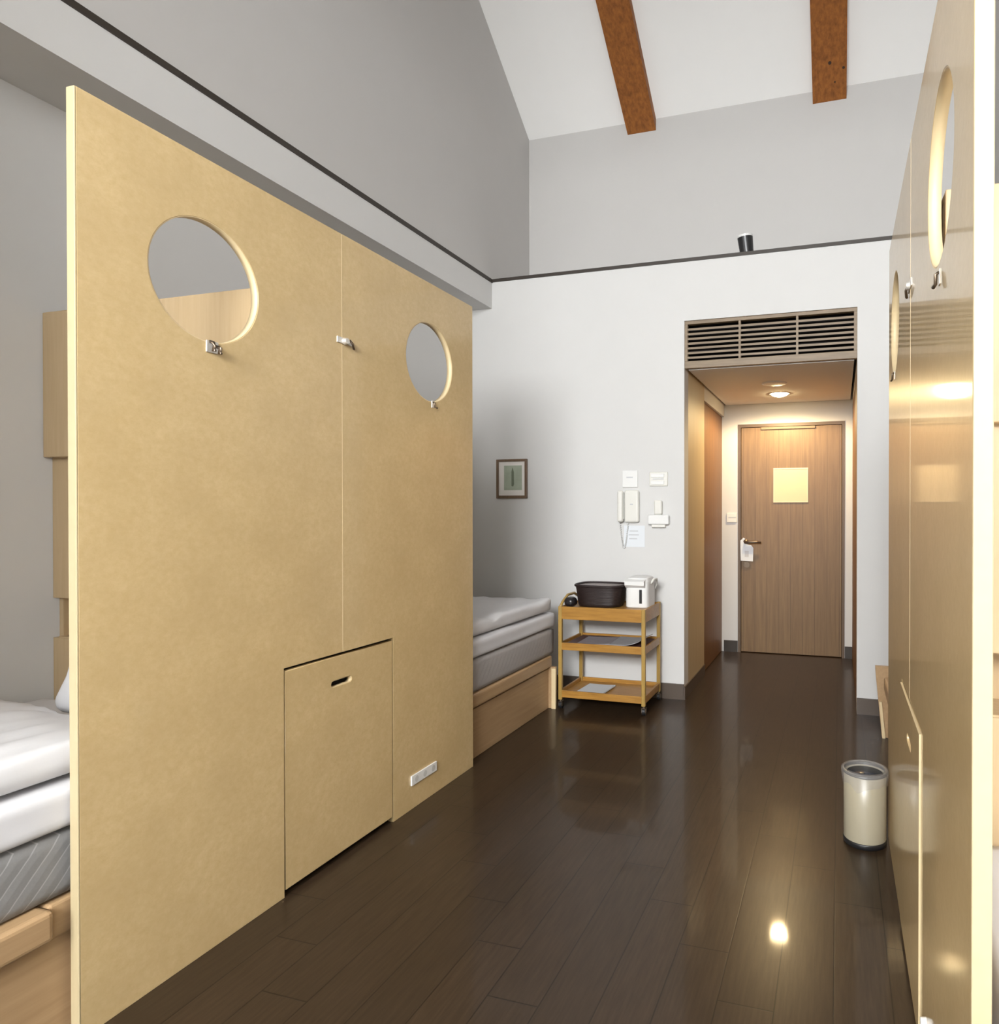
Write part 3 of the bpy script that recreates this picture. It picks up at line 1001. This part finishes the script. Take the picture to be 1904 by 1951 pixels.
# ================================================================== TROLLEY
TX0, TX1, TY0, TY1 = -1.704, -1.132, 3.886, 4.262
tr = thing('serving_trolley', 'golden wooden three-tier trolley against the back wall beside the far bed', 'trolley', ((TX0 + TX1) / 2, (TY0 + TY1) / 2, 0))


def tray(name, zt, zb, lip, floor_z):
    bm = B()
    box(bm, TX0 + 0.004, TX1 - 0.004, TY0 + 0.002, TY0 + 0.016, zb, zt, bev=0.002)
    box(bm, TX0 + 0.004, TX1 - 0.004, TY1 - 0.016, TY1 - 0.002, zb, zt, bev=0.002)
    box(bm, TX0 + 0.002, TX0 + 0.016, TY0 + 0.016, TY1 - 0.016, zb, zt, bev=0.002)
    box(bm, TX1 - 0.016, TX1 - 0.002, TY0 + 0.016, TY1 - 0.016, zb, zt, bev=0.002)
    box(bm, TX0 + 0.014, TX1 - 0.014, TY0 + 0.014, TY1 - 0.014, floor_z - 0.012, floor_z)
    return obj(name, bm, M['trolley'], tr)


tray('top_tray', 0.648, 0.568, 0, 0.638)
tray('middle_shelf', 0.420, 0.374, 0, 0.402)
tray('bottom_shelf', 0.118, 0.074, 0, 0.094)
for x in (TX0, TX1 - 0.024):
    for y in (TY0, TY1 - 0.024):
        zt = 0.650 if y == TY0 else 0.652
        obj('leg', bx(x, x + 0.024, y - 0.001, y + 0.023, 0.058, zt, bev=0.003), M['trolley_post'], tr)
        cx_, cy_ = x + 0.012, y + 0.011
        bm = B()
        cyl(bm, (cx_ - 0.009, cy_ + 0.010, 0.024), (cx_ + 0.009, cy_ + 0.010, 0.024), 0.024, n=24)
        cst = obj('caster', bm, M['plastic_black'], tr)
        bm = B()
        cyl(bm, (cx_, cy_, 0.062), (cx_, cy_, 0.046), 0.008, n=12)
        box(bm, cx_ - 0.014, cx_ - 0.010, cy_ - 0.008, cy_ + 0.020, 0.018, 0.048)
        box(bm, cx_ + 0.010, cx_ + 0.014, cy_ - 0.008, cy_ + 0.020, 0.018, 0.048)
        box(bm, cx_ - 0.014, cx_ + 0.014, cy_ - 0.008, cy_ + 0.020, 0.044, 0.049)
        obj('caster_fork', bm, M['bronze'], cst)
bm = B()
xx = TX0 + 0.010
tube(bm, [(xx, TY0 + 0.012, 0.645), (xx, TY0 + 0.05, 0.672), (xx, TY0 + 0.13, 0.706), (xx, TY0 + 0.24, 0.706), (xx, TY1 - 0.05, 0.674), (xx, TY1 - 0.012, 0.645)], 0.009, 10)
obj('push_handle', bm, M['trolley_post'], tr, smooth=True)

ZT_ = 0.6385
bk = thing('basket', 'dark brown oval wicker basket on the trolley top', 'basket', (-1.478, 4.085, ZT_))
bcx, bcy = -1.482, 4.075
prof = [(0.138, ZT_), (0.146, ZT_ + 0.02), (0.156, ZT_ + 0.10), (0.162, ZT_ + 0.132)]
bm = lathe(B(), bcx, bcy, prof + [(0.156, ZT_ + 0.132), (0.150, ZT_ + 0.10), (0.134, ZT_ + 0.012)], 56, 1.0, 0.74, 3.2)
obj('body', bm, M['wicker'], bk, smooth=True)
rim = []
for j in range(64):
    q = 2 * PI * j / 64
    c, s_ = math.cos(q), math.sin(q)
    rim.append((bcx + 0.162 * math.copysign(abs(c) ** (2 / 3.2), c), bcy + 0.74 * 0.162 * math.copysign(abs(s_) ** (2 / 3.2), s_), ZT_ + 0.134))
obj('rim', tube(B(), rim, 0.0085, 10, closed=True), M['wicker'], bk, smooth=True)
obj('lining', lathe(B(), bcx, bcy, [(0.0, ZT_ + 0.096), (0.145, ZT_ + 0.097), (0.1535, ZT_ + 0.131)], 48, 1.0, 0.74, 3.2), M['wicker_in'], bk, smooth=True)['label'] = 'pale grey lining inside the basket'

po = tag(obj('pouch', soft_box(-1.682, -1.612, 3.915, 4.00, ZT_ + 0.0005, ZT_ + 0.062, 0.028, (10, 16, 8), amp=0.004, freq=14, seed=2), M['pouch'], smooth=True),
         'small glossy black pouch beside the basket on the trolley top', 'pouch')

kt = thing('electric_kettle', 'white electric water boiler with black level gauge on the trolley top', 'water boiler', (-1.226, 4.10, ZT_))
kx, ky = -1.226, 4.105
prof = [(0.074, ZT_ + 0.001), (0.078, ZT_ + 0.008), (0.078, ZT_ + 0.120), (0.076, ZT_ + 0.150)]
obj('body', lathe(B(), kx, ky, prof + [(0.0, ZT_ + 0.150)], 48, 1.0, 1.25, 5.0), M['plastic_white'], kt, smooth=False)
bm = lathe(B(), kx, ky, [(0.079, ZT_ + 0.150), (0.079, ZT_ + 0.166), (0.070, ZT_ + 0.188), (0.045, ZT_ + 0.196), (0.0, ZT_ + 0.197)], 48, 1.0, 1.22, 4.0)
obj('lid', bm, M['plastic_white'], kt, smooth=False)
bm = B()
prism_yz(bm, [(ky - 0.096, ZT_ + 0.128), (ky - 0.122, ZT_ + 0.146), (ky - 0.122, ZT_ + 0.170), (ky - 0.085, ZT_ + 0.182), (ky - 0.085, ZT_ + 0.128)], kx - 0.070, kx + 0.058)
obj('spout_housing', bm, M['plastic_white'], kt)
obj('level_gauge', bx(kx + 0.020, kx + 0.038, ky - 0.1005, ky - 0.096, ZT_ + 0.030, ZT_ + 0.118, bev=0.002), M['plastic_black'], kt)['label'] = 'black level gauge'
hy = [(kx + 0.076, ky - 0.03, ZT_ + 0.150), (kx + 0.092, ky - 0.01, ZT_ + 0.178), (kx + 0.098, ky + 0.03, ZT_ + 0.176), (kx + 0.092, ky + 0.065, ZT_ + 0.140), (kx + 0.076, ky + 0.07, ZT_ + 0.110)]
obj('handle', tube(B(), hy, 0.007, 10), M['plastic_cream'], kt, smooth=True)


def sheet(x0, x1, y0, y1, z, curl, rot=0.0, n=14, thick=0.0016):
    bm = B()
    cx_, cy_ = (x0 + x1) / 2, (y0 + y1) / 2
    rows = []
    for lay in (0, thick):
        grid = []
        for i in range(n + 1):
            col_ = []
            for j in range(5):
                u = i / n
                x = x0 + (x1 - x0) * u
                y = y0 + (y1 - y0) * j / 4
                zz = z + lay + curl * max(0, u - 0.45) ** 2
                dx, dy = x - cx_, y - cy_
                col_.append(bm.verts.new((cx_ + dx * math.cos(rot) - dy * math.sin(rot), cy_ + dx * math.sin(rot) + dy * math.cos(rot), zz)))
            grid.append(col_)
        rows.append(grid)
    for g_ in rows:
        for i in range(n):
            for j in range(4):
                bm.faces.new((g_[i][j], g_[i + 1][j], g_[i + 1][j + 1], g_[i][j + 1]))
    a, c = rows
    for i in range(n):
        bm.faces.new((a[i][0], a[i + 1][0], c[i + 1][0], c[i][0]))
        bm.faces.new((a[i][4], a[i + 1][4], c[i + 1][4], c[i][4]))
    for j in range(4):
        bm.faces.new((a[0][j], a[0][j + 1], c[0][j + 1], c[0][j]))
        bm.faces.new((a[n][j], a[n][j + 1], c[n][j + 1], c[n][j]))
    return bm


tag(obj('folder', bx(-1.672, -1.165, 3.92, 4.232, 0.4025, 0.4095, bev=0.001), M['maroon']), 'flat dark maroon folder lining the middle shelf of the trolley', 'folder')
tag(obj('magazine', sheet(-1.60, -1.385, 3.93, 4.17, 0.4100, 0.02, 0.05, thick=0.004), plain('grey_lilac_cover', (0.34, 0.31, 0.34), 0.35, var=0.2, vscale=18)), 'lilac grey magazine lying left on the middle shelf of the trolley', 'magazine')
tag(obj('magazine', sheet(-1.40, -1.175, 3.925, 4.20, 0.4145, 0.10, -0.05, thick=0.003), M['paper_grey']), 'open grey magazine curling up at the right of the middle shelf', 'magazine')
bk2 = tag(obj('booklet', sheet(-1.600, -1.415, 3.935, 4.150, 0.0945, 0.02, -0.06, thick=0.008), M['paper']), 'white booklet lying on the bottom shelf of the trolley', 'booklet')

# ================================================================== WASTE BIN
bcx, bcy, br = 0.0945, 2.650, 0.077
wb = thing('waste_bin', 'cream metal waste bin with black base on the floor against the right partition', 'waste bin', (bcx, bcy, 0))
bm = lathe(B(), bcx, bcy, [(br - 0.001, 0.016), (br, 0.022), (br, 0.262), (br - 0.003, 0.264), (br - 0.003, 0.03)], 56)
obj('body', bm, M['bin'], wb, smooth=True)
obj('base_ring', lathe(B(), bcx, bcy, [(br - 0.006, 0.0), (br + 0.0015, 0.002), (br + 0.0025, 0.018), (br, 0.022), (0.0, 0.022)], 56), M['plastic_black'], wb, smooth=True)['label'] = 'black base ring'
rimp = [(bcx + (br + 0.001) * math.cos(2 * PI * i / 56), bcy + (br + 0.001) * math.sin(2 * PI * i / 56), 0.270) for i in range(56)]
obj('rim', tube(B(), rimp, 0.006, 10, closed=True), M['plastic_black'], wb, smooth=True)['label'] = 'dark rim'
lb = thing('bin_liner', 'clear plastic liner bag folded over the rim of the waste bin', 'bin bag', (bcx, bcy, 0.03))
n = 72
bm = B()
rings = []
for k, (r, z) in enumerate(((br - 0.0095, 0.225), (br - 0.009, 0.245), (br - 0.008, 0.262), (br - 0.004, 0.281), (br + 0.0085, 0.278), (br + 0.0100, 0.262), (br + 0.0060, 0.240), (br + 0.0048, 0.222))):
    ring = []
    for i in range(n):
        q = 2 * PI * i / n
        wv = 0.0022 * mnoise.noise(Vector((math.cos(q) * 3, math.sin(q) * 3, k * 0.7)))
        rr = r + (abs(wv) if k > 3 else wv)
        zz = z
        if k == 7:
            zz = z + 0.012 * mnoise.noise(Vector((math.cos(q) * 2.2, math.sin(q) * 2.2, 9)))
            zz += 0.020 * (1 - math.exp(-((math.atan2(math.sin(q + 1.9), math.cos(q + 1.9))) / 0.35) ** 2)) - 0.01
        ring.append(bm.verts.new((min(bcx + rr * math.cos(q), XR - 0.0008), bcy + rr * math.sin(q), zz)))
    rings.append(ring)
for a, c in zip(rings, rings[1:]):
    for i in range(n):
        bm.faces.new((a[i], a[(i + 1) % n], c[(i + 1) % n], c[i]))
obj('bag_skin', bm, M['bag'], lb, smooth=True)
bm = lathe(B(), bcx, bcy, [(0.0, 0.10), (0.05, 0.105), (br - 0.0125, 0.13), (br - 0.0112, 0.262)], 48)
obj('bag_interior', bm, M['bagblue'], lb, smooth=True)['label'] = 'dark blue inside of the bag'

# ================================================================== LIGHT
def area(name, loc, rot, sx, sy, power, col=(1, 1, 1)):
    L = bpy.data.lights.new(name, 'AREA')
    L.shape = 'RECTANGLE'
    L.size, L.size_y = sx, sy
    L.energy = power
    L.color = col
    o = bpy.data.objects.new(name, L)
    COL.objects.link(o)
    o.location = loc
    o.rotation_euler = rot
    return o


area('window_daylight', ((WX0 + WX1) / 2, YW + 0.02, (WZ0 + WZ1) / 2), (math.radians(90), 0, 0), WX1 - WX0 - 0.1, WZ1 - WZ0 - 0.1, 525, (0.975, 0.99, 1.0))
L = bpy.data.lights.new('downlight_beam', 'SPOT')
L.energy = 88
L.spot_size = math.radians(172)
L.spot_blend = 0.35
L.color = (1.0, 0.72, 0.37)
L.shadow_soft_size = 0.06
lo = bpy.data.objects.new('downlight_beam', L)
COL.objects.link(lo)
lo.location = (-0.462, 5.44, ZC - 0.035)

wd = bpy.data.worlds.new('sky')
wd.use_nodes = True
scene.world = wd
bg = wd.node_tree.nodes['Background']
bg.inputs[0].default_value = (0.75, 0.86, 1.0, 1)
bg.inputs[1].default_value = 1.0

# ================================================================== CAMERA
cam = bpy.data.cameras.new('camera')
co = bpy.data.objects.new('camera', cam)
COL.objects.link(co)
co.location = (0, 0, 1.25)
co.rotation_euler = (math.radians(90 - 0.366), 0, math.radians(16.33))
cam.sensor_fit = 'HORIZONTAL'
cam.sensor_width = 36.0
cam.lens = 1270.52 / 1904 * 36
cam.shift_x = -(1227.48 - 952) / 1904
cam.shift_y = (981.86 - 975.5) / 1904
cam.clip_start = 0.05
scene.camera = co

vs = scene.view_settings
vs.view_transform = 'Standard'
vs.look = 'None'
vs.exposure = 0.0
vs.gamma = 1.0
vs.use_curve_mapping = False
scene.cycles.use_denoising = True
scene.cycles.max_bounces = 10
scene.cycles.diffuse_bounces = 6
scene.cycles.sample_clamp_indirect = 6.0
